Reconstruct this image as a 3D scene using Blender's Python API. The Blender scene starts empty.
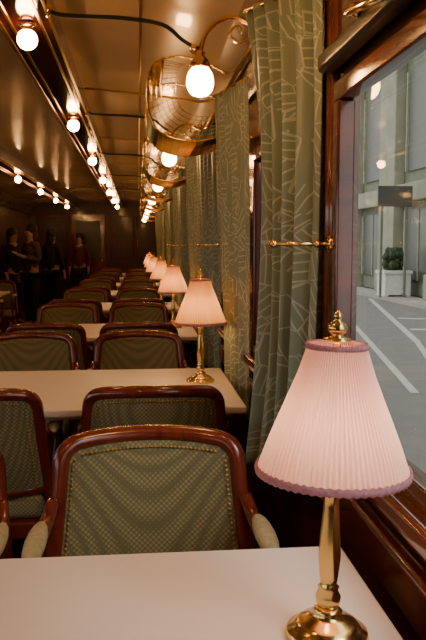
import bpy, bmesh, math, random
from mathutils import Vector, Matrix
random.seed(4)
C = bpy.context.scene.collection
PI = math.pi

# ------------------------------------------------------------ materials
def new_mat(name):
    m = bpy.data.materials.new(name); m.use_nodes = True
    nt = m.node_tree; b = nt.nodes["Principled BSDF"]
    return m, nt, b
def N(nt, t, **kw):
    n = nt.nodes.new(t)
    for k, v in kw.items(): setattr(n, k, v)
    return n
def ramp(nt, fac, stops):
    r = N(nt, 'ShaderNodeValToRGB')
    e = r.color_ramp.elements
    e[0].position, e[0].color = stops[0][0], (*stops[0][1], 1)
    e[1].position, e[1].color = stops[-1][0], (*stops[-1][1], 1)
    for p, c in stops[1:-1]:
        x = e.new(p); x.color = (*c, 1)
    nt.links.new(fac, r.inputs[0]); return r
def coords(nt, kind='Object', scale=(1, 1, 1), rot=(0, 0, 0)):
    tc = N(nt, 'ShaderNodeTexCoord'); mp = N(nt, 'ShaderNodeMapping')
    mp.inputs['Scale'].default_value = scale; mp.inputs['Rotation'].default_value = rot
    nt.links.new(tc.outputs[kind], mp.inputs[0]); return mp.outputs[0]
def wood(name, c1, c2, rough=.18, scale=(3, 3, 3), coat=.6):
    m, nt, b = new_mat(name)
    n = N(nt, 'ShaderNodeTexNoise'); n.inputs['Scale'].default_value = 4; n.inputs['Detail'].default_value = 6
    n.inputs['Distortion'].default_value = .8
    nt.links.new(coords(nt, scale=scale), n.inputs['Vector'])
    r = ramp(nt, n.outputs[0], [(.3, c1), (.7, c2)])
    nt.links.new(r.outputs[0], b.inputs['Base Color'])
    b.inputs['Roughness'].default_value = rough
    b.inputs['Coat Weight'].default_value = coat; b.inputs['Coat Roughness'].default_value = .08
    return m
def plain(name, c, rough=.5, metal=0, noise=.12, ns=8, coat=0):
    m, nt, b = new_mat(name)
    n = N(nt, 'ShaderNodeTexNoise'); n.inputs['Scale'].default_value = ns; n.inputs['Detail'].default_value = 4
    nt.links.new(coords(nt), n.inputs['Vector'])
    r = ramp(nt, n.outputs[0], [(.25, tuple(x*(1-noise) for x in c)), (.75, tuple(min(1, x*(1+noise)) for x in c))])
    nt.links.new(r.outputs[0], b.inputs['Base Color'])
    b.inputs['Roughness'].default_value = rough; b.inputs['Metallic'].default_value = metal
    b.inputs['Coat Weight'].default_value = coat
    return m
def emis(name, c, s):
    m, nt, b = new_mat(name)
    b.inputs['Base Color'].default_value = (*c, 1)
    b.inputs['Emission Color'].default_value = (*c, 1); b.inputs['Emission Strength'].default_value = s
    return m

M_mahog = wood("mahogany", (.045, .007, .0035), (.11, .019, .008), .16, (2, .6, 2))
M_mahogd = wood("dark_mahogany", (.020, .005, .0025), (.045, .010, .005), .12, (2, .4, 2))
M_endw = wood("end_wall_mahogany", (.030, .006, .003), (.075, .014, .006), .45, (2, .4, 2), .1)
M_chairw = wood("chair_mahogany", (.11, .014, .008), (.22, .035, .017), .22, (5, 5, 2))
M_brass = plain("brass", (.92, .62, .22), .2, 1, .06, 20)
M_brassd = plain("aged_brass", (.60, .38, .12), .3, 1, .1, 20)
M_black = plain("black_metal", (.012, .012, .014), .3, 0, .2)
M_ceil = plain("ceiling_lacquer", (.56, .40, .24), .24, 0, .08, 2, .3)
M_floor = plain("carpet", (.05, .018, .014), .95, 0, .4, 60)
M_top = plain("table_laminate", (.90, .81, .75), .38, 0, .02, 3)
M_edge = plain("table_edge", (.72, .54, .38), .4, 0, .05, 4)
M_globe = emis("frosted_globe", (1, .50, .17), 75)
M_globe2 = emis("frosted_globe_wall", (1, .50, .17), 70)
M_skin = plain("skin", (.45, .26, .18), .55)
M_hair = plain("hair", (.02, .012, .009), .6)
M_coat = plain("dark_cloth", (.016, .016, .022), .85)
M_coat2 = plain("brown_cloth", (.09, .055, .045), .85, 0, .7, 18)
M_coat3 = plain("red_cloth", (.10, .022, .02), .85)
M_jean = plain("denim", (.03, .035, .06), .85)

def fabric():
    m, nt, b = new_mat("olive_upholstery")
    v = N(nt, 'ShaderNodeTexVoronoi'); v.inputs['Scale'].default_value = 1; v.inputs['Randomness'].default_value = 0
    nt.links.new(coords(nt, scale=(100, 100, 100), rot=(0, PI/4, 0)), v.inputs['Vector'])
    r = ramp(nt, v.outputs['Distance'], [(.22, (.40, .34, .16)), (.55, (.19, .165, .075))])
    n = N(nt, 'ShaderNodeTexNoise'); n.inputs['Scale'].default_value = 5
    nt.links.new(coords(nt), n.inputs['Vector'])
    mx = N(nt, 'ShaderNodeMix', data_type='RGBA', blend_type='MULTIPLY')
    mx.inputs[0].default_value = .3
    nt.links.new(r.outputs[0], mx.inputs[6]); nt.links.new(n.outputs[0], mx.inputs[7])
    nt.links.new(mx.outputs[2], b.inputs['Base Color'])
    b.inputs['Roughness'].default_value = .8; b.inputs['Sheen Weight'].default_value = .15
    return m
M_fab = fabric()
M_armf = plain("arm_upholstery", (.48, .42, .25), .85, 0, .2, 60)

def curtain_mat():
    m, nt, b = new_mat("green_curtain")
    L = nt.links.new
    def math_(op, a, b_=None, c=None):
        n = N(nt, 'ShaderNodeMath', operation=op)
        for i, x in enumerate((a, b_, c)):
            if x is None: continue
            if isinstance(x, (int, float)): n.inputs[i].default_value = x
            else: L(x, n.inputs[i])
        return n.outputs[0]
    uvv = coords(nt, 'UV')
    v = N(nt, 'ShaderNodeTexVoronoi'); v.inputs['Scale'].default_value = 13
    L(uvv, v.inputs['Vector'])
    sp = N(nt, 'ShaderNodeSeparateColor'); L(v.outputs['Color'], sp.inputs[0])
    ang = math_('MULTIPLY', sp.outputs[0], 6.283)
    xy = N(nt, 'ShaderNodeSeparateXYZ'); L(uvv, xy.inputs[0])
    s = math_('ADD', math_('MULTIPLY', xy.outputs[0], math_('COSINE', ang)), math_('MULTIPLY', xy.outputs[1], math_('SINE', ang)))
    fr = math_('FRACT', math_('MULTIPLY', s, 42))
    d = math_('ABSOLUTE', math_('SUBTRACT', fr, .5))
    line = math_('LESS_THAN', d, .10)
    mask = math_('GREATER_THAN', sp.outputs[1], .35)
    st = math_('MULTIPLY', line, mask)
    ve = N(nt, 'ShaderNodeTexVoronoi', feature='DISTANCE_TO_EDGE'); ve.inputs['Scale'].default_value = 13
    L(uvv, ve.inputs['Vector'])
    ed = math_('MULTIPLY', math_('LESS_THAN', ve.outputs['Distance'], .030), math_('GREATER_THAN', sp.outputs[2], .6))
    tot = math_('MULTIPLY', math_('MAXIMUM', st, ed), .5)
    r = ramp(nt, tot, [(0, (.215, .262, .185)), (1, (.60, .64, .53))])
    L(r.outputs[0], b.inputs['Base Color'])
    b.inputs['Roughness'].default_value = .5; b.inputs['Sheen Weight'].default_value = .2
    return m
M_curt = curtain_mat()

def shade_mat(name, c):
    m, nt, b = new_mat(name)
    out = nt.nodes['Material Output']
    tr = N(nt, 'ShaderNodeBsdfTranslucent'); df = N(nt, 'ShaderNodeBsdfDiffuse')
    n = N(nt, 'ShaderNodeTexNoise'); n.inputs['Scale'].default_value = 30
    nt.links.new(coords(nt, scale=(1, 1, .1)), n.inputs['Vector'])
    r = ramp(nt, n.outputs[0], [(.3, tuple(x*.93 for x in c)), (.7, c)])
    nt.links.new(r.outputs[0], tr.inputs[0]); nt.links.new(r.outputs[0], df.inputs[0])
    mx = N(nt, 'ShaderNodeMixShader'); mx.inputs[0].default_value = .4
    nt.links.new(df.outputs[0], mx.inputs[1]); nt.links.new(tr.outputs[0], mx.inputs[2])
    nt.links.new(mx.outputs[0], out.inputs[0])
    nt.nodes.remove(b)
    return m
M_shade = shade_mat("pink_pleated_silk", (.97, .73, .68))
M_shade_glow = shade_mat("glow_tinted_pleated_silk", (.93, .62, .36))  # pink silk with the bulb's orange glow put into its colour, far lamps
M_braid = plain("rose_braid", (.46, .20, .24), .8, 0, .3, 150)

def glass_mat(nm, tint):
    m, nt, b = new_mat(nm)
    out = nt.nodes['Material Output']
    t = N(nt, 'ShaderNodeBsdfTransparent'); t.inputs[0].default_value = (*tint, 1)
    g = N(nt, 'ShaderNodeBsdfGlossy'); g.inputs['Roughness'].default_value = .01
    f = N(nt, 'ShaderNodeLayerWeight'); f.inputs[0].default_value = .5
    pw = N(nt, 'ShaderNodeMath', operation='POWER'); pw.inputs[1].default_value = 5
    ml = N(nt, 'ShaderNodeMath', operation='MULTIPLY_ADD'); ml.inputs[1].default_value = .6; ml.inputs[2].default_value = .04
    nt.links.new(f.outputs['Facing'], pw.inputs[0]); nt.links.new(pw.outputs[0], ml.inputs[0])
    mx = N(nt, 'ShaderNodeMixShader')
    nt.links.new(ml.outputs[0], mx.inputs[0]); nt.links.new(t.outputs[0], mx.inputs[1]); nt.links.new(g.outputs[0], mx.inputs[2])
    nt.links.new(mx.outputs[0], out.inputs[0]); nt.nodes.remove(b)
    return m
M_glass = glass_mat("window_glass", (.88, .90, .86))
M_glass_dim = glass_mat("daylight_dimming_glass", (.22, .21, .19))  # dark tint added to hold back daylight in the deeper bays
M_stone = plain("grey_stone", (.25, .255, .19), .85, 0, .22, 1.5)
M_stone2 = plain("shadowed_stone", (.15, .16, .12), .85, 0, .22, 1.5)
M_dglass = plain("dark_pane", (.06, .065, .05), .4, 0, .2)
M_road = plain("asphalt", (.155, .155, .145), .9, 0, .12, 3)
M_white = plain("road_paint", (.42, .42, .39), .8)
M_whitep = plain("white_planter_paint", (.60, .60, .55), .6)
M_leaf = plain("shrub_leaves", (.03, .05, .02), .8, 0, .5, 20)
M_leaf2 = plain("dark_sign_board", (.05, .055, .05), .6)

# ------------------------------------------------------------ helpers
def obj_from(name, verts, faces, mat, parent=None, smooth=True, loc=None):
    me = bpy.data.meshes.new(name); me.from_pydata([tuple(v) for v in verts], [], faces); me.update()
    if mat:
        for mm in (mat if isinstance(mat, list) else [mat]): me.materials.append(mm)
    if smooth:
        for p in me.polygons: p.use_smooth = True
    o = bpy.data.objects.new(name, me); C.objects.link(o)
    if parent: o.parent = parent
    if loc: o.location = loc
    return o
def meta(o, label=None, cat=None, group=None, kind=None):
    if label: o["label"] = label
    if cat: o["category"] = cat
    if group: o["group"] = group
    if kind: o["kind"] = kind
    return o
def empty(name, loc, label, cat, group=None, rotz=0):
    o = bpy.data.objects.new(name, None); o.empty_display_size = .1
    o.location = loc; o.rotation_euler = (0, 0, rotz); C.objects.link(o)
    return meta(o, label, cat, group)
class Geo:
    def __init__(s): s.v = []; s.f = []
    def add(s, v, f):
        k = len(s.v); s.v += [Vector(x) for x in v]; s.f += [tuple(i+k for i in q) for q in f]; return s
    def box(s, x0, x1, y0, y1, z0, z1):
        v = [(x0,y0,z0),(x1,y0,z0),(x1,y1,z0),(x0,y1,z0),(x0,y0,z1),(x1,y0,z1),(x1,y1,z1),(x0,y1,z1)]
        return s.add(v, [(0,3,2,1),(4,5,6,7),(0,1,5,4),(1,2,6,5),(2,3,7,6),(3,0,4,7)])
    def obj(s, name, mat, parent=None, smooth=False, bevel=0, seg=2, loc=None):
        o = obj_from(name, s.v, s.f, mat, parent, smooth, loc)
        if bevel:
            b = o.modifiers.new("bevel", 'BEVEL'); b.width = bevel; b.segments = seg; b.limit_method = 'ANGLE'
            for p in o.data.polygons: p.use_smooth = True
            w = o.modifiers.new("wn", 'WEIGHTED_NORMAL')
        return o
    def sweep(s, pts, a, b=None, ref=(0,0,1), n=8, closed=False, scl=None):
        b = b or a; pts = [Vector(p) for p in pts]; ref = Vector(ref); V = []; F = []; m = len(pts)
        for i, p in enumerate(pts):
            if closed: t = pts[(i+1) % m]-pts[i-1]
            else: t = pts[min(i+1, m-1)]-pts[max(i-1, 0)]
            t.normalize(); r = ref
            sd = t.cross(r)
            if sd.length < .05: sd = t.cross(Vector((1, 0, .01)))
            sd.normalize(); up = sd.cross(t); k = scl[i] if scl else 1
            for j in range(n):
                q = 2*PI*(j+.5)/n; V.append(p+sd*(a*k*math.cos(q))+up*(b*k*math.sin(q)))
        for i in range(m if closed else m-1):
            for j in range(n):
                i2 = (i+1) % m; F.append((i*n+j, i*n+(j+1) % n, i2*n+(j+1) % n, i2*n+j))
        if not closed:
            F.append(tuple(range(n-1, -1, -1))); F.append(tuple((m-1)*n+j for j in range(n)))
        return s.add(V, F)
    def lathe(s, prof, n=32, c=(0,0,0), axis='Z'):
        V = []; F = []; m = len(prof)
        for r, z in prof:
            for j in range(n):
                q = 2*PI*j/n
                if axis == 'Z': V.append((c[0]+r*math.cos(q), c[1]+r*math.sin(q), c[2]+z))
                else: V.append((c[0]+z, c[1]+r*math.cos(q), c[2]+r*math.sin(q)))
        for i in range(m-1):
            for j in range(n): F.append((i*n+j, i*n+(j+1) % n, (i+1)*n+(j+1) % n, (i+1)*n+j))
        F.append(tuple(range(n-1, -1, -1))); F.append(tuple((m-1)*n+j for j in range(n)))
        return s.add(V, F)
    def ball(s, c, r, n=12, m=8, sx=1, sy=1, sz=1):
        V = []; F = []
        for i in range(m+1):
            t = PI*i/m
            for j in range(n):
                q = 2*PI*j/n; rr = max(math.sin(t), .001)
                V.append((c[0]+sx*r*rr*math.cos(q), c[1]+sy*r*rr*math.sin(q), c[2]-sz*r*math.cos(t)))
        for i in range(m):
            for j in range(n): F.append((i*n+j, i*n+(j+1) % n, (i+1)*n+(j+1) % n, (i+1)*n+j))
        return s.add(V, F)
def copy_thing(root, loc, rotz=None):
    def rec(o, par):
        c = o.copy(); C.objects.link(c)
        if par is not None:
            c.parent = par
        for ch in o.children: rec(ch, c)
        return c
    c = rec(root, None); c.location = loc
    if rotz is not None: c.rotation_euler = (0, 0, rotz)
    return c
def smooth_path(pts, k=6):
    pts = [Vector(p) for p in pts]; out = []
    for i in range(len(pts)-1):
        p0 = pts[max(i-1, 0)]; p1 = pts[i]; p2 = pts[i+1]; p3 = pts[min(i+2, len(pts)-1)]
        for j in range(k):
            t = j/k
            out.append(.5*((2*p1)+(-p0+p2)*t+(2*p0-5*p1+4*p2-p3)*t*t+(-p0+3*p1-3*p2+p3)*t**3))
    out.append(pts[-1]); return out

# ------------------------------------------------------------ dimensions
XR, XL, Y0, Y1 = .47, -2.35, -2.6, 17.6
P = 2.145
def zc(x):
    u = (x+.94)/1.41
    return 2.33-.10*u*u

# floor
meta(Geo().box(XL-.1, XR+.1, Y0, Y1, -.06, 0).obj("floor", M_floor), "dark red carpeted carriage floor", None, None, "structure")
# ceiling arched
g = Geo(); V = []; F = []
n = 24
for i in range(n+1):
    x = XL-.1+(XR-XL+.2)*i/n
    V += [(x, Y0, zc(x)), (x, Y1, zc(x)), (x, Y0, zc(x)+.05), (x, Y1, zc(x)+.05)]
for i in range(n):
    a = i*4; b = a+4
    F += [(a, a+1, b+1, b), (a+2, b+2, b+3, a+3)]
g.add(V, F); meta(g.obj("ceiling", M_ceil, smooth=True), "lacquered cream ceiling, gently arched", None, None, "structure")

# window lists
win_r = [(-2.2, -1.55), (-1.1, -.1), (.15, 1.765)]
cur_y = [2.23+1.075*i for i in range(14)]
for i in range(13): win_r.append((cur_y[i]+.26, cur_y[i]+.80))
win_l = [(-2.2, -1.1), (-.9, .2), (.5, 1.6), (1.9, 3.0), (4.0, 5.1), (6.2, 7.3)]
ZB, ZT = .90, 1.70
def wall_side(name, xa, xb, wins):
    g = Geo()
    g.box(xa, xb, Y0, Y1, 0, ZB); g.box(xa, xb, Y0, Y1, ZT, 2.32)
    y = Y0
    for a, b in wins:
        g.box(xa, xb, y, a, ZB, ZT); y = b
    g.box(xa, xb, y, Y1, ZB, ZT)
    return meta(g.obj(name, M_mahog), "polished mahogany carriage side wall", None, None, "structure")
wall_side("wall_right", XR, XR+.05, win_r)
wall_side("wall_left", XL-.07, XL, win_l)
k = 0
for side, wins in (('r', win_r), ('l', win_l)):
    for a, b in wins:
        k += 1
        x0, x1 = (XR-.012, XR+.03) if side == 'r' else (XL-.03, XL+.012)
        g = Geo(); t = .035
        g.box(x0, x1, a-.01, b+.01, ZB-.01, ZB+t); g.box(x0, x1, a-.01, b+.01, ZT-t, ZT+.01)
        g.box(x0, x1, a-.01, a+t, ZB+t, ZT-t); g.box(x0, x1, b-t, b+.01, ZB+t, ZT-t)
        fr = meta(g.obj("window_%d" % k, M_mahog, bevel=.006), "mahogany framed carriage window", None, None, "structure")
        xg = (x0+x1)/2
        g = Geo(); g.add([(xg, a+t, ZB+t), (xg, b-t, ZB+t), (xg, b-t, ZT-t), (xg, a+t, ZT-t)], [(0, 1, 2, 3)])
        p = g.obj("window_glass", M_glass if a < 2 else M_glass_dim, parent=fr)
# end walls
meta(Geo().box(XL-.1, XR+.1, Y0-.06, Y0, 0, 2.36).obj("wall_back", M_mahog), "mahogany bulkhead wall", None, None, "structure")
meta(Geo().box(XL-.1, XR+.1, Y1, Y1+.06, 0, 2.36).obj("wall_front", M_endw), "dark red mahogany bulkhead at the carriage end", None, None, "structure")
tn = 0
for (a, b) in [(-2.25, -1.6), (-.62, -.1), (-.02, .42)]:
    tn += 1
    g = Geo(); y = Y1-.03
    for (u0, u1, w0, w1) in [(a, b, .25, .95), (a, b, 1.05, 2.0)]:
        g.sweep([(u0, y, w0), (u1, y, w0), (u1, y, w1), (u0, y, w1)], .018, ref=(0, 1, 0), closed=True, n=6)
    meta(g.obj("trim_%d" % tn, M_chairw, smooth=True), "carved moulding on mahogany panel", None, None, "structure")
d = meta(Geo().box(-1.5, -.75, Y1-.05, Y1-.005, 0, 2.05).obj("door_1", M_chairw, bevel=.01), "mahogany end door with glazed upper panel", None, None, "structure")
Geo().box(-1.40, -.85, Y1-.06, Y1-.051, 1.0, 1.9).obj("door_glass", M_black, parent=d)
g = Geo().ball((-.82, Y1-.08, 1.0), .025); g.obj("door_handle", M_brass, parent=d, smooth=True)

# sills, cornice, rails on the right wall
meta(Geo().box(.425, .485, Y0, Y1, .845, .895).obj("trim_4", M_mahog, bevel=.018, seg=4), "rounded polished mahogany window sill", None, None, "structure")
meta(Geo().box(.44, .475, Y0, Y1, .70, .80).obj("trim_5", M_mahog, bevel=.014, seg=4), "rounded mahogany wall rail below sill", None, None, "structure")
meta(Geo().box(.40, .475, Y0, Y1, 2.02, 2.25).obj("trim_6", M_mahogd, bevel=.02, seg=3), "dark mahogany cornice under the ceiling", None, None, "structure")
g = Geo()
for z in (1.93, 2.02): g.sweep([(.465 if z < 2 else .398, Y0, z), (.465 if z < 2 else .398, Y1, z)], .006, n=6)
meta(g.obj("trim_7", M_brassd, smooth=True), "thin brass beading along the cornice", None, None, "structure")
meta(Geo().box(XL, XL+.07, Y0, Y1, 2.02, 2.25).obj("trim_8", M_mahogd, bevel=.02, seg=3), "dark mahogany cornice under the ceiling", None, None, "structure")
meta(Geo().box(XL-.01, XL+.045, Y0, Y1, .845, .895).obj("trim_9", M_mahog, bevel=.018, seg=4), "rounded polished mahogany window sill", None, None, "structure")
g = Geo()
for y, r in ((1.80, .012), (1.835, .014), (1.88, .010)):
    g.sweep([(XR, y, ZB), (XR, y, 1.93)], r, n=10, ref=(0, 1, 0))
meta(g.obj("trim_10", wood("pilaster_wood", (.10, .026, .012), (.20, .065, .03), .15), smooth=True), "reeded mahogany window pilaster moulding", None, None, "structure")
# blind rail
bl = empty("roller_blind", (.445, .2, 1.755), "black roller blind casing with brass fittings above window", "window blind")
Geo().box(-.022, .022, 0, 1.60, -.022, .022).obj("blind_casing", M_black, parent=bl, bevel=.012, seg=3)
g = Geo().sweep(smooth_path([(-.02, 1.1, -.0), (-.05, 1.12, -.01), (-.06, 1.2, -.0), (-.03, 1.25, .02)]), .007, n=8)
g.ball((-.03, 1.25, .02), .014); g.obj("blind_hook", M_brass, parent=bl, smooth=True)

# ceiling light beams
for i, xc in enumerate((-.43, -1.45)):
    b = meta(Geo().box(xc-.10, xc+.10, Y0, Y1, 2.20, zc(xc)+.02).obj("trim_%d" % (11+i), M_mahogd, bevel=.008), "glossy dark mahogany ceiling beam carrying lights", None, None, "structure")
    g = Geo()
    for dx in (-.10, .10, -.06, .06):
        g.box(xc+dx-.005, xc+dx+.005, Y0, Y1, 2.194, 2.203)
    g.obj("gilt_beading", M_brassd, parent=b)
tn = 13
for i in range(9):
    y = .6+P*i
    g = Geo()
    g.sweep([(x, y, zc(x)-.004) for x in [-.32+.074*j for j in range(11)]], .010, .005, n=6)
    meta(g.obj("trim_%d" % tn, M_brassd, smooth=True), "thin batten across the ceiling panels", None, None, "structure"); tn += 1
g = Geo(); g.sweep([(.02, Y0, zc(.02)-.004), (.02, Y1, zc(.02)-.004)], .006, .004, n=6)
meta(g.obj("trim_%d" % tn, M_brassd, smooth=True), "thin lengthwise ceiling beading", None, None, "structure")

# ------------------------------------------------------------ ceiling lights
LY = [3.12+P*(i-1) for i in range(8)]
root = empty("ceiling_light", (-.425, LY[0], 2.197), "frosted globe light on brass mount under mahogany beam", "ceiling light", "ceiling globe lights")
Geo().lathe([(.036, 0), (.036, -.004), (.022, -.010), (.018, -.022), (.024, -.024), (.02, -.03)], 20).obj("light_mount", M_brass, parent=root, smooth=True)
Geo().ball((0, 0, -.060), .040, 20, 14).obj("light_globe", M_globe, parent=root, smooth=True)
for xc in (-.425, -1.45):
    for j, y in enumerate(LY):
        if xc == -.425 and j == 0: continue
        copy_thing(root, (xc, y, 2.197))

# ------------------------------------------------------------ wall lamps
root = empty("wall_lamp", (.40, 1.47, 2.03), "frosted globe on curved brass arm from cornice", "wall lamp", "globe wall lamps")
Geo().lathe([(.045, 0), (.045, -.008), (.03, -.016), (.012, -.03)], 20, (0, 0, 0), 'X').obj("wall_plate", M_brass, parent=root, smooth=True)
g = Geo().sweep(smooth_path([(-.02, 0, 0), (-.08, 0, .03), (-.14, 0, .015), (-.18, 0, -.03), (-.196, 0, -.085)]), .008, n=8, ref=(0, 1, 0))
g.sweep(smooth_path([(-.02, 0, -.02), (-.07, 0, -.05), (-.10, 0, -.02), (-.075, 0, .005), (-.06, 0, -.02)]), .005, n=6, ref=(0, 1, 0))
g.obj("lamp_arm", M_brass, parent=root, smooth=True)
Geo().lathe([(.008, -.075), (.016, -.082), (.014, -.092), (.026, -.105), (.036, -.125), (.034, -.132), (.02, -.134)], 20, (-.196, 0, 0)).obj("lamp_fitter", M_brass, parent=root, smooth=True)
Geo().lathe([(.024, -.13), (.036, -.142), (.043, -.162), (.044, -.182), (.038, -.202), (.026, -.215), (.006, -.221)], 24, (-.196, 0, 0)).obj("lamp_globe", M_globe2, parent=root, smooth=True)
for i in range(7): copy_thing(root, (.40-.012*i, 2.49+P*i, 2.03))

# ------------------------------------------------------------ overhead rods
root = empty("ceiling_rod", (0, 2.95, 2.16), "dark curved metal rod with brass flanges spanning ceiling", "rod", "overhead cross rods")
Geo().sweep(smooth_path([(-.325, 0, .045), (-.27, 0, .025), (-.05, 0, .02), (.10, 0, .0), (.17, 0, -.05), (.22, 0, -.08)]), .008, n=8, ref=(0, 1, 0)).obj("rod_bar", M_black, parent=root, smooth=True)
Geo().lathe([(.03, 0), (.03, .008), (.014, .02)], 16, (-.33, 0, .045), 'X').obj("rod_flange", M_brass, parent=root, smooth=True)
Geo().ball((.22, 0, -.085), .02).obj("rod_finial", M_brass, parent=root, smooth=True)
for i in range(1, 6): copy_thing(root, (0, 2.95+P*i, 2.16))

# ------------------------------------------------------------ luggage racks
def rack():
    L = .56
    root = empty("luggage_rack", (.40, 3.46, 1.80), "curved brass wire luggage rack under the ceiling", "luggage rack", "overhead luggage racks")
    sec = smooth_path([(-.28, 0, .36), (-.335, 0, .32), (-.355, 0, .20), (-.33, 0, .08), (-.26, 0, .02), (-.13, 0, .0), (.0, 0, .03)], 4)
    g = Geo()
    for y in (0, L):
        g.sweep([(p.x, y, p.z) for p in sec], .006, n=6, ref=(0, 1, 0))
        g.sweep(smooth_path([(-.28, y, .36), (-.2, y, .37), (-.08, y, .34), (0, y, .30)]), .005, n=6, ref=(0, 1, 0))
    for q in (0, 4, len(sec)-1):
        p = sec[q]; g.sweep([(p.x, 0, p.z), (p.x, L, p.z)], .006, n=8)
    g.obj("rack_frame", M_brass, parent=root, smooth=True)
    g = Geo()
    ny = 40
    for i in range(1, ny):
        y = L*i/ny
        g.sweep([(p.x, y, p.z) for p in sec], .0018, n=3, ref=(0, 1, 0))
    for q in range(1, len(sec)-1):
        p = sec[q]; g.sweep([(p.x, 0, p.z), (p.x, L, p.z)], .0018, n=3)
    ctr = [(p.x, p.z) for p in sec]
    for s_ in (.06, .12, .18, .24, .30, .36):
        g.sweep([(x*(1-s_), 0, z*(1-s_)+.30*s_) for x, z in ctr], .0013, n=3, ref=(0, 1, 0))
    for q in range(1, len(ctr)-1):
        x, z = ctr[q]; g.sweep([(x, 0, z), (x*.64, 0, z*.64+.108)], .0013, n=3, ref=(0, 1, 0))
    g.obj("rack_netting", M_brass, parent=root)
    return root
root = rack()
for i in range(1, 6): copy_thing(root, (.40, 3.46+P*i, 1.80))

# ------------------------------------------------------------ curtains
def curtain(name, base, Lf, Rf, label, nfold=5, z0=.72, z1=1.96, seed=0, am=.022):
    root = empty(name, base, label, "curtain", "green window curtains")
    ns, nz = 110, 40; V = []; F = []; UV = []
    for j in range(nz+1):
        t = j/nz; z = z0+(z1-z0)*t
        L = Vector(Lf(t)); R = Vector(Rf(t)); d = R-L; nn = Vector((-d.y, d.x)).normalized()
        for i in range(ns+1):
            s = i/ns
            amp = am*(.75+.35*math.sin(3*t+seed))*min(1, (1-s)*7+.15)
            ph = 2*PI*nfold*s+.5*math.sin(4*t+seed+s*3)
            off = amp*(math.sin(ph)+.2*math.sin(2.3*ph+1+3*t))
            p = L+d*s+nn*off
            V.append((p.x-base[0], p.y-base[1], z-base[2])); UV.append((s*.55, z))
    for j in range(nz):
        for i in range(ns):
            a = j*(ns+1)+i; F.append((a, a+1, a+ns+2, a+ns+1))
    o = obj_from("curtain_fabric", V, F, M_curt, root)
    uv = o.data.uv_layers.new(name="UVMap")
    for lp in o.data.loops: uv.data[lp.index].uv = UV[lp.vertex_index]
    m = o.modifiers.new("thick", 'SOLIDIFY'); m.thickness = .003
    g = Geo(); g.sweep([(Lf(1)[0]-base[0]-.01, Lf(1)[1]-base[1], z1-base[2]), (Rf(1)[0]-base[0]+.005, Rf(1)[1]-base[1]-.0, z1-base[2])], .006, n=8)
    g.obj("curtain_rail", M_brass, parent=root, smooth=True)
    return root
def sm3(t, a, b, c):
    return (1-t)**2*a+2*t*(1-t)*(2*b-(a+c)/2)+t*t*c
curtain("curtain", (.40, 2.0, .72), lambda t: (sm3(t, .295, .35, .30), 2.09), lambda t: (sm3(t, .425, .447, .442), 1.84),
        "patterned green curtain gathered beside large window", 5, am=.030)
c2 = curtain("curtain", (.40, 3.22, .62), lambda t: (sm3(t, .405, .37, .345), 3.40), lambda t: (sm3(t, .447, .447, .435), 3.03),
        "patterned green curtain hanging by a table lamp", 5, seed=2, am=.018, z0=.62, z1=1.99)
for i in range(2, 13):
    o = copy_thing(c2, (.40, 3.22+1.075*(i-1), .62)); o["label"] = "patterned green curtain hanging between carriage windows"
# holdbacks
root = empty("curtain_holdback", (.462, 1.79, 1.335), "brass holdback bar with ball ends across curtain", "curtain holdback", "brass curtain holdbacks")
g = Geo().sweep([(-.14, 0, .0), (.0, 0, .0)], .005, n=8, ref=(0, 1, 0)); g.ball((-.14, 0, 0), .011); g.ball((-.035, 0, 0), .010)
g.lathe([(.02, -.01), (.02, .002), (.008, .006)], 14, (.0, 0, 0), 'X')
g.obj("holdback_bar", M_brass, parent=root, smooth=True)
for y in (4.05, 6.2, 8.35): copy_thing(root, (.462, y, 1.335))

# ------------------------------------------------------------ table lamps
root = empty("table_lamp", (.276, 1.06, .75), "brass table lamp with pink pleated shade standing on white table", "table lamp", "pink shaded table lamps")
base = [(.060, 0), (.062, .004), (.060, .010), (.052, .013), (.050, .018), (.042, .024), (.028, .030), (.020, .036), (.022, .040), (.015, .045)]
Geo().lathe(base, 48).obj("lamp_base", M_brass, parent=root, smooth=True)
stem = [(.014, .044), (.018, .052), (.019, .062), (.014, .072), (.016, .076), (.012, .080), (.0135, .09), (.0165, .12), (.0155, .15), (.0115, .20), (.010, .225), (.015, .23), (.015, .236), (.009, .242), (.009, .30), (.006, .31), (.006, .445)]
Geo().lathe(stem, 32).obj("lamp_stem", M_brass, parent=root, smooth=True)
fin = [(.006, .440), (.020, .443), (.020, .447), (.010, .450), (.008, .453), (.013, .457), (.0145, .463), (.012, .469), (.006, .473), (.005, .476), (.007, .479), (.005, .484), (.001, .488)]
Geo().lathe(fin, 24).obj("lamp_finial", M_brass, parent=root, smooth=True)
npl = 84; nn = npl*6; V = []; F = []
prof = [(.108, .254), (.0955, .29), (.082, .325), (.068, .36), (.0545, .395), (.040, .440)]
for r, z in prof:
    for j in range(nn):
        q = 2*PI*j/nn; w = .0028*(r/.11+.25)*math.cos(npl*q)
        V.append(((r+w)*math.cos(q), (r+w)*math.sin(q), z))
for i in range(len(prof)-1):
    for j in range(nn): F.append((i*nn+j, i*nn+(j+1) % nn, (i+1)*nn+(j+1) % nn, (i+1)*nn+j))
sh = obj_from("lamp_shade", V, F, M_shade_glow, root)
def braid(r, z, nm, w=.0055, h=.0065):
    V = []; F = []; n1 = 240; n2 = 6
    for j in range(n1):
        q = 2*PI*j/n1; k = 1+.2*math.sin(q*60)
        for i in range(n2):
            a = 2*PI*i/n2; V.append(((r+w*.5*math.cos(a))*math.cos(q), (r+w*.5*math.cos(a))*math.sin(q), z+h*k*math.sin(a)))
    for j in range(n1):
        for i in range(n2): F.append((j*n2+i, j*n2+(i+1) % n2, ((j+1) % n1)*n2+(i+1) % n2, ((j+1) % n1)*n2+i))
    return obj_from(nm, V, F, M_braid, root)
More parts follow.
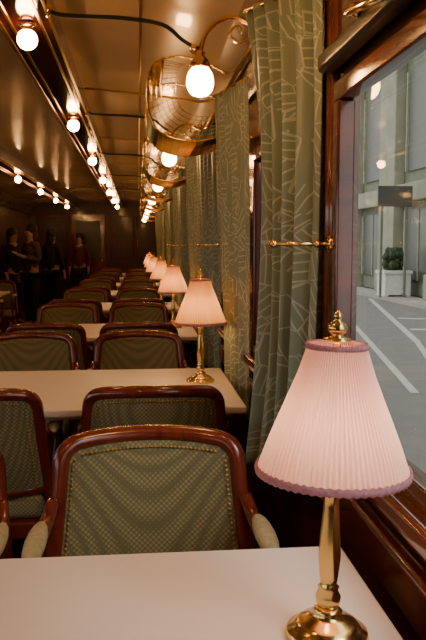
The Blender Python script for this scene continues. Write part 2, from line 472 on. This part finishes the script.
braid(.112, .254, "shade_braid"); braid(.0435, .437, "shade_braid", .005, .0045)
g = Geo().ball((0, 0, .31), .020, 14, 10, 1, 1, 1.5)
bulb0 = g.obj("lamp_bulb", emis("table_bulb", (1, .56, .18), 70), parent=root, smooth=True)
lamps = [(.262, 3.20), (.245, 5.35), (.225, 7.5), (.20, 9.6), (.20, 11.8), (.20, 13.9)]
lbl = "brass table lamp with glowing pleated shade on table by curtains"
for (x, y) in lamps:
    o = copy_thing(root, (x, y, .75)); o["label"] = lbl
bulb0.data = bulb0.data.copy(); bulb0.data.materials[0] = emis("dim_table_bulb", (1, .60, .34), 55)
sh.data = sh.data.copy(); sh.data.materials[0] = M_shade
root.rotation_euler = (0, .02, 0)

# ------------------------------------------------------------ tables
root = empty("dining_table", (-.22, .955, 0), "rectangular dining table with smooth cream top, fixed beside window", "table", "carriage dining tables")
Geo().box(-.61, .608, -.44, .44, .722, .75).obj("table_top", M_top, parent=root, bevel=.006)
g = Geo().box(-.56, .56, -.38, .38, .70, .722); g.obj("table_frame", M_edge, parent=root)
for x in (-.285, .50):
    Geo().lathe([(.05, .03), (.04, .06), (.028, .12), (.028, .62), (.045, .68), (.06, .70)], 20, (x, 0, 0)).obj("table_pedestal", M_mahogd, parent=root, smooth=True)
    Geo().box(x-.05, x+.05, -.09, .09, 0, .03).obj("table_foot", M_mahogd, parent=root, bevel=.008)
for i in range(1, 8): copy_thing(root, (-.22, .955+P*i+.02, 0))
root2 = empty("dining_table", (-1.99, .955, 0), "small dining table with cream top across the aisle", "table", "small tables across the aisle")
Geo().box(-.34, .34, -.42, .42, .722, .75).obj("table_top", M_top, parent=root2, bevel=.006)
Geo().lathe([(.05, .03), (.04, .06), (.028, .12), (.028, .62), (.045, .68), (.06, .722)], 20).obj("table_pedestal", M_mahogd, parent=root2, smooth=True)
Geo().box(-.2, .2, -.09, .09, 0, .03).obj("table_foot", M_mahogd, parent=root2, bevel=.008)
for i in range(1, 5): copy_thing(root2, (-1.99, .955+P*i+.02, 0))

# ------------------------------------------------------------ chair
def chair():
    root = empty("dining_chair", (0, 1.9, 0), "mahogany armchair with olive patterned upholstery and brass nails", "chair", "carriage dining chairs")
    def yb(x, z): return -1.1*x*x+.13*(z-.5)
    zt = .842
    def hw(z): return .220+.030*((zt-z)/.34)**1.3 if z < zt else .220
    pts = []
    for z in [.40, .46, .52, .58, .64, .70, .75, .785]: pts.append((-hw(z), z))
    for a in range(1, 6):
        q = PI-a*PI/12; pts.append((-hw(.80)+.055+.055*math.cos(q), .785+.050*math.sin(q)))
    m = 10
    x0 = pts[-1][0]
    top = [(x0+(-2*x0)*i/m, .835+.008*(1-((x0+(-2*x0)*i/m)/x0)**2)) for i in range(1, m)]
    full = pts+top+[(-x, z) for x, z in reversed(pts)]
    P3 = [(x, yb(x, z), z) for x, z in full]
    g = Geo().sweep(smooth_path(P3, 2), .0225, .026, ref=(0, 1, 0), n=12)
    g.sweep([(x, yb(x, .49), .49) for x in [-.235+.047*i for i in range(11)]], .02, .018, ref=(0, 1, 0), n=10)
    g.obj("back_frame", M_chairw, parent=root, smooth=True)
    nu, nv = 20, 14; V = []; F = []
    for side in (1, -1):
        for j in range(nv+1):
            v = j/nv; z = .49+(.838-.49)*v
            w = hw(z)-.008
            e = max(0, (z-.79)/.055); w -= .030*e*e
            for i in range(nu+1):
                u = -1+2*i/nu; x = u*w
                bul = .014+.016*(1-u**4)*(1-(2*v-1)**4)
                V.append((x, yb(x, z)-side*bul, z+(.008*(1-u*u) if j == nv else 0)))
    k = (nu+1)*(nv+1)
    for s in (0, 1):
        for j in range(nv):
            for i in range(nu):
                a = s*k+j*(nu+1)+i; q = (a, a+1, a+nu+2, a+nu+1); F.append(q if s == 0 else q[::-1])
    obj_from("back_cushion", V, F, M_fab, root)
    ins = []
    for z in [.52+.012*i for i in range(23)]: ins.append((-hw(z)+.031, z))
    nl = 33; xe = hw(.8)-.055
    for i in range(nl+1):
        x = -xe+2*xe*i/nl; ins.append((x, .806+.008*(1-(x/xe)**2)))
    ins += [(-hw(.79)+.036, .795), (hw(.79)-.036, .795)]
    ins += [(hw(z)-.031, z) for z in [.52+.012*i for i in range(23)]]
    for s in (1, -1):
        g = Geo()
        for x, z in ins: g.ball((x, yb(x, z)-s*.0235, z), .0042, 5, 3)
        g.obj("nail_trim", M_brassd, parent=root, smooth=True)
    for s in (-1, 1):
        g = Geo().sweep(smooth_path([(s*.240, -.055, .70), (s*.252, -.12, .665), (s*.258, -.25, .655), (s*.258, -.37, .655), (s*.252, -.425, .635), (s*.247, -.415, .56), (s*.24, -.38, .47), (s*.235, -.38, .38)], 4), .018, .016, ref=(0, 0, 1), n=10)
        g.obj("arm_rest", M_chairw, parent=root, smooth=True)
        g = Geo().ball((s*.258, -.25, .673), .024, 14, 10, 1.0, 5.4, .9)
        g.obj("arm_pad", M_armf, parent=root, smooth=True)
    g = Geo().box(-.235, .235, -.44, -.02, .39, .475); g.obj("seat_cushion", M_fab, parent=root, bevel=.03, seg=4)
    g = Geo().box(-.228, .228, -.43, .0, .33, .39); g.obj("seat_rail", M_chairw, parent=root, bevel=.008)
    for x, y, dy in ((-.21, -.41, 0), (.21, -.41, 0), (-.21, -.03, .05), (.21, -.03, .05)):
        g = Geo().sweep([(x, y+dy, 0), (x, y+dy*.3, .15), (x, y, .35)], .022, n=8, ref=(0, 1, 0), scl=[.65, .85, 1.1])
        g.obj("chair_leg", M_chairw, parent=root, smooth=True)
    return root
ch = chair(); ch.location = (.025, 1.9, 0)
for i in range(8):
    for col, x in enumerate((0, -.57)):
        ya = 1.9+P*i + (.09 if i else 0); yb_ = 2.55+P*i
        dx = 0 if col == 0 else -.01
        if not (i == 0 and col == 0): copy_thing(ch, (x+dx, ya, 0))
        if i < 7:
            copy_thing(ch, (x+(.05 if (i == 0 and col == 0) else -.0), yb_, 0), PI)
for i in range(0, 4):
    copy_thing(ch, (-1.9, 1.95+P*i, 0)); copy_thing(ch, (-1.9, 2.55+P*i, 0), PI)
copy_thing(ch, (-1.9, 1.95+P*4, 0))

# ------------------------------------------------------------ people
def skin_obj(name, V, E, R, mat, parent, root=0, sub=1):
    bm = bmesh.new(); lay = bm.verts.layers.skin.verify(); vs = []
    for i, p in enumerate(V):
        v = bm.verts.new(p); r = R[i]; v[lay].radius = r if isinstance(r, tuple) else (r, r); v[lay].use_root = (i == root); vs.append(v)
    for a, b in E: bm.edges.new((vs[a], vs[b]))
    me = bpy.data.meshes.new(name); bm.to_mesh(me); bm.free(); me.materials.append(mat)
    o = bpy.data.objects.new(name, me); C.objects.link(o); o.parent = parent
    s = o.modifiers.new("skin", 'SKIN'); s.use_smooth_shade = True
    o.modifiers.new("sub", 'SUBSURF').levels = sub; o.modifiers["sub"].render_levels = sub
    return o
def person(loc, rot, h, coat, trou, label, arms=0, longhair=True):
    root = empty("person", loc, label, "person", "people standing in the aisle", rot); root.scale = (h, h, h)
    V = [(0,0,.95), (0,0,1.10), (0,.005,1.28), (0,.005,1.40), (0,-.005,1.47), (0,-.015,1.53), (0,-.012,1.60), (0,-.005,1.67)]
    R = [(.15,.10), (.125,.09), (.15,.105), (.09,.075), (.05,.05), (.062,.07), (.075,.09), (.055,.07)]
    E = [(i, i+1) for i in range(7)]
    def add(p, r, par):
        V.append(p); R.append(r); E.append((par, len(V)-1)); return len(V)-1
    cV = [(0,0,.88), (0,0,1.05), (0,.005,1.28), (0,.005,1.41)]; cR = [(.175,.125), (.145,.11), (.168,.125), (.09,.08)]; cE = [(0,1), (1,2), (2,3)]
    tV = [(0,0,.93)]; tR = [(.15,.11)]; tE = []
    for s in (-1, 1):
        bent = arms and s == 1
        el = (s*.225, .02, 1.13); wr = (s*.13, -.25, 1.20) if bent else (s*.225, -.07, .90)
        hd = (s*.10, -.31, 1.24) if bent else (s*.225, -.09, .83)
        a = add((s*.165, .005, 1.385), .055, 3); b = add(el, .042, a); c = add(wr, .028, b); d = add(hd, (.034, .022), c)
        dv = (Vector(hd)-Vector(wr)).normalized()
        for f in range(4):
            o = Vector((0, (f-1.5)*.017, 0)); p1 = Vector(hd)+dv*.02+o; p2 = p1+dv*(.035+.006*(1-abs(f-1.5)))
            e = add(tuple(p1), .009, d); e = add(tuple(p2), .0085, e); add(tuple(p2+dv*.025+Vector((-s*.012, 0, 0))), .0075, e)
        p1 = Vector(wr)+dv*.03+Vector((0, -.03, 0)); e = add(tuple(p1), .010, c); add(tuple(p1+dv*.035+Vector((-s*.005, -.012, 0))), .0085, e)
        k = len(cV); cV += [(s*.17, .005, 1.385), el, tuple(Vector(wr)*.85+Vector(el)*.15)]; cR += [.066, .055, .042]; cE += [(3, k), (k, k+1), (k+1, k+2)]
        a = add((s*.085, 0, .88), .085, 0); b = add((s*.095, -.015, .50), .055, a); c = add((s*.10, .01, .09), .036, b); add((s*.11, -.13, .035), (.04, .03), c)
        k = len(tV); tV += [(s*.088, 0, .86), (s*.097, -.015, .50), (s*.10, .01, .10)]; tR += [.10, .072, .058]; tE += [(0, k), (k, k+1), (k+1, k+2)]
    skin_obj("body", V, E, R, M_skin, root)
    skin_obj("jacket", cV, cE, cR, coat, root); skin_obj("trousers", tV, tE, tR, trou, root)
    g = Geo()
    g.ball((0, .018, 1.645), .098, 16, 10, .92, 1.02, 1.0)
    if longhair: g.ball((0, .05, 1.53), .085, 14, 10, 1.0, .7, 1.5)
    g.obj("hair", M_hair, parent=root, smooth=True)
    for s in (-1, 1):
        Geo().ball((s*.03, -.094, 1.625), .010, 8, 6).obj("eye", M_black, parent=root, smooth=True)
        Geo().ball((s*.10, -.08, .035), .045, 10, 6, 1, 2.2, .75).obj("shoe", M_black, parent=root, smooth=True)
    g = Geo().sweep([(0, -.085, 1.625), (0, -.108, 1.592), (0, -.09, 1.583)], .010, n=6, ref=(1, 0, 0)); g.obj("nose", M_skin, parent=root, smooth=True)
    g = Geo().ball((0, -.083, 1.555), .02, 10, 6, 1, .4, .3); g.obj("mouth", M_coat3, parent=root, smooth=True)
    return root
person((-2.07, 12.9, 0), .9, .94, M_coat, M_jean, "person with long dark hair in dark jacket, standing", 1)
person((-1.72, 12.5, 0), -.9, .97, M_coat2, M_coat, "person in patterned brown jacket standing with arm raised", 1)
person((-1.60, 14.4, 0), 2.6, .95, M_coat, M_coat, "person in dark coat standing in aisle", 0)
person((-1.27, 16.8, 0), -.2, .93, M_coat3, M_coat, "person in red top standing near end door", 0, False)

# ------------------------------------------------------------ exterior
meta(Geo().box(.8, 60, -15, 90, -.75, -.70).obj("street_pavement", M_road), "grey asphalt street beside the train", "street")
meta(Geo().box(-60, -2.8, -15, 90, -.75, -.70).obj("street_pavement", M_road), "grey asphalt ground on far side of train", "street")
def mark(x0, y0, x1, y1, w, lab="white painted road marking line"):
    d = (Vector((x1-x0, y1-y0, 0))).normalized(); nrm = Vector((-d.y, d.x, 0))*w/2
    a = Vector((x0, y0, -.694)); b = Vector((x1, y1, -.694)); dz = Vector((0, 0, -.005))
    v = [a-nrm, b-nrm, b+nrm, a+nrm]; v2 = [p+dz for p in v]
    meta(Geo().add(v+v2, [(0,1,2,3), (4,7,6,5), (0,4,5,1), (1,5,6,2), (2,6,7,3), (3,7,4,0)]).obj("road_marking", M_white), lab, "road marking", "road markings")
mark(8.9, 28.4, 5.9, 15.5, .16); mark(5.4, 18.3, 3.8, 10, .12); mark(5.9, 15.5, 3.2, 6, .12); mark(7.2, 28, 5.4, 18.3, .14)
mark(9.1, 20, 7.3, 20.6, .3); mark(9.1, 17.2, 6.6, 17.8, .3)
kb = meta(Geo().box(9.2, 10.4, -15, 80, -.70, -.58).obj("kerb", plain("kerb_stone", (.30, .30, .27), .9)), "pale stone pavement along building", "pavement")
bd = empty("building", (10.3, 30, -.58), "grey stone city building facade with pilasters and dark windows", "building")
g = Geo(); g.box(.3, 3, -35, 40, 0, 14)
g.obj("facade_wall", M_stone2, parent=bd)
g = Geo()
yy = -34
while yy < 38:
    g.box(-.15, .3, yy, yy+1.9, 0, 9.8); g.box(-.25, .3, yy-.1, yy+2.0, 0, .9); g.box(-.25, .3, yy-.1, yy+2.0, 9.2, 9.8)
    yy += 5.6
g.box(-.1, .3, -35, 40, 3.6, 4.3); g.box(-.35, .3, -35, 40, 9.8, 10.5)
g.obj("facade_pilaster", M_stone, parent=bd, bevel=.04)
g = Geo(); yy = -34
while yy < 38:
    g.box(.22, .32, yy+2.3, yy+5.2, .6, 3.3); g.box(.22, .32, yy+2.5, yy+5.0, 4.8, 8.6)
    yy += 5.6
g.obj("facade_window", M_dglass, parent=bd)
g = Geo(); yy = -34
while yy < 38:
    for q in (2.3, 5.1): g.box(.15, .24, yy+q, yy+q+.12, .6, 3.3); g.box(.15, .24, yy+q, yy+q+.12, 4.8, 8.6)
    g.box(.19, .24, yy+3.7, yy+3.8, .6, 3.3)
    yy += 5.6
g.obj("window_mullion", M_stone, parent=bd)
sg = empty("street_sign", (9.4, 27.2, -.58), "dark rectangular street sign board on two posts", "sign")
Geo().box(-.65, .65, 0, .08, 3.35, 4.1).obj("sign_board", M_leaf2, parent=sg, bevel=.02)
for q in (-.46, .46): Geo().box(q-.04, q+.04, .08, .16, 0, 4.0).obj("sign_post", M_stone2, parent=sg)
pl = empty("planter", (9.75, 28.2, -.58), "white square street planter holding dark shrub", "planter")
Geo().box(-.5, .5, -.5, .5, .06, .9).box(-.55, .55, -.55, .55, .85, .98).box(-.5, -.35, -.5, .5, 0, .1).box(.35, .5, -.5, .5, 0, .1).obj("planter_box", M_whitep, parent=pl, bevel=.02)
g = Geo()
for i in range(70):
    a = random.random()*6.28; r = random.random()*.35; z = 1.0+random.random()*.75
    g.ball((r*math.cos(a), r*math.sin(a), z), .10+random.random()*.06, 6, 4)
g.obj("shrub", M_leaf, parent=pl)

# ------------------------------------------------------------ world & lights
w = bpy.data.worlds.new("sky"); bpy.context.scene.world = w; w.use_nodes = True
nt = w.node_tree; bg = nt.nodes["Background"]
tc = N(nt, 'ShaderNodeTexCoord'); gr = N(nt, 'ShaderNodeTexNoise'); gr.inputs['Scale'].default_value = 1.5
nt.links.new(tc.outputs['Generated'], gr.inputs['Vector'])
r = ramp(nt, gr.outputs[0], [(.3, (.92, .91, .90)), (.7, (1, .98, .96))])
nt.links.new(r.outputs[0], bg.inputs[0]); bg.inputs[1].default_value = 2.5
sd = bpy.data.lights.new("sun", 'SUN'); sd.energy = .8; sd.angle = .3; sd.color = (1, .96, .9)
so = bpy.data.objects.new("sun", sd); so.rotation_euler = (math.radians(38), math.radians(38), 0); C.objects.link(so)

# ------------------------------------------------------------ camera
cam = bpy.data.cameras.new("camera"); co = bpy.data.objects.new("camera", cam); C.objects.link(co)
f = 756.0
p = math.atan(74/f); psi = math.atan(75*math.cos(p)/f)
Fv = Vector((math.sin(psi)*math.cos(p), math.cos(psi)*math.cos(p), -math.sin(p)))
co.location = (0, 0, 1.33); co.rotation_euler = Fv.to_track_quat('-Z', 'Y').to_euler()
cam.sensor_fit = 'VERTICAL'; cam.sensor_height = 24; cam.lens = f/640*24; cam.clip_start = .02; cam.clip_end = 300
bpy.context.scene.camera = co
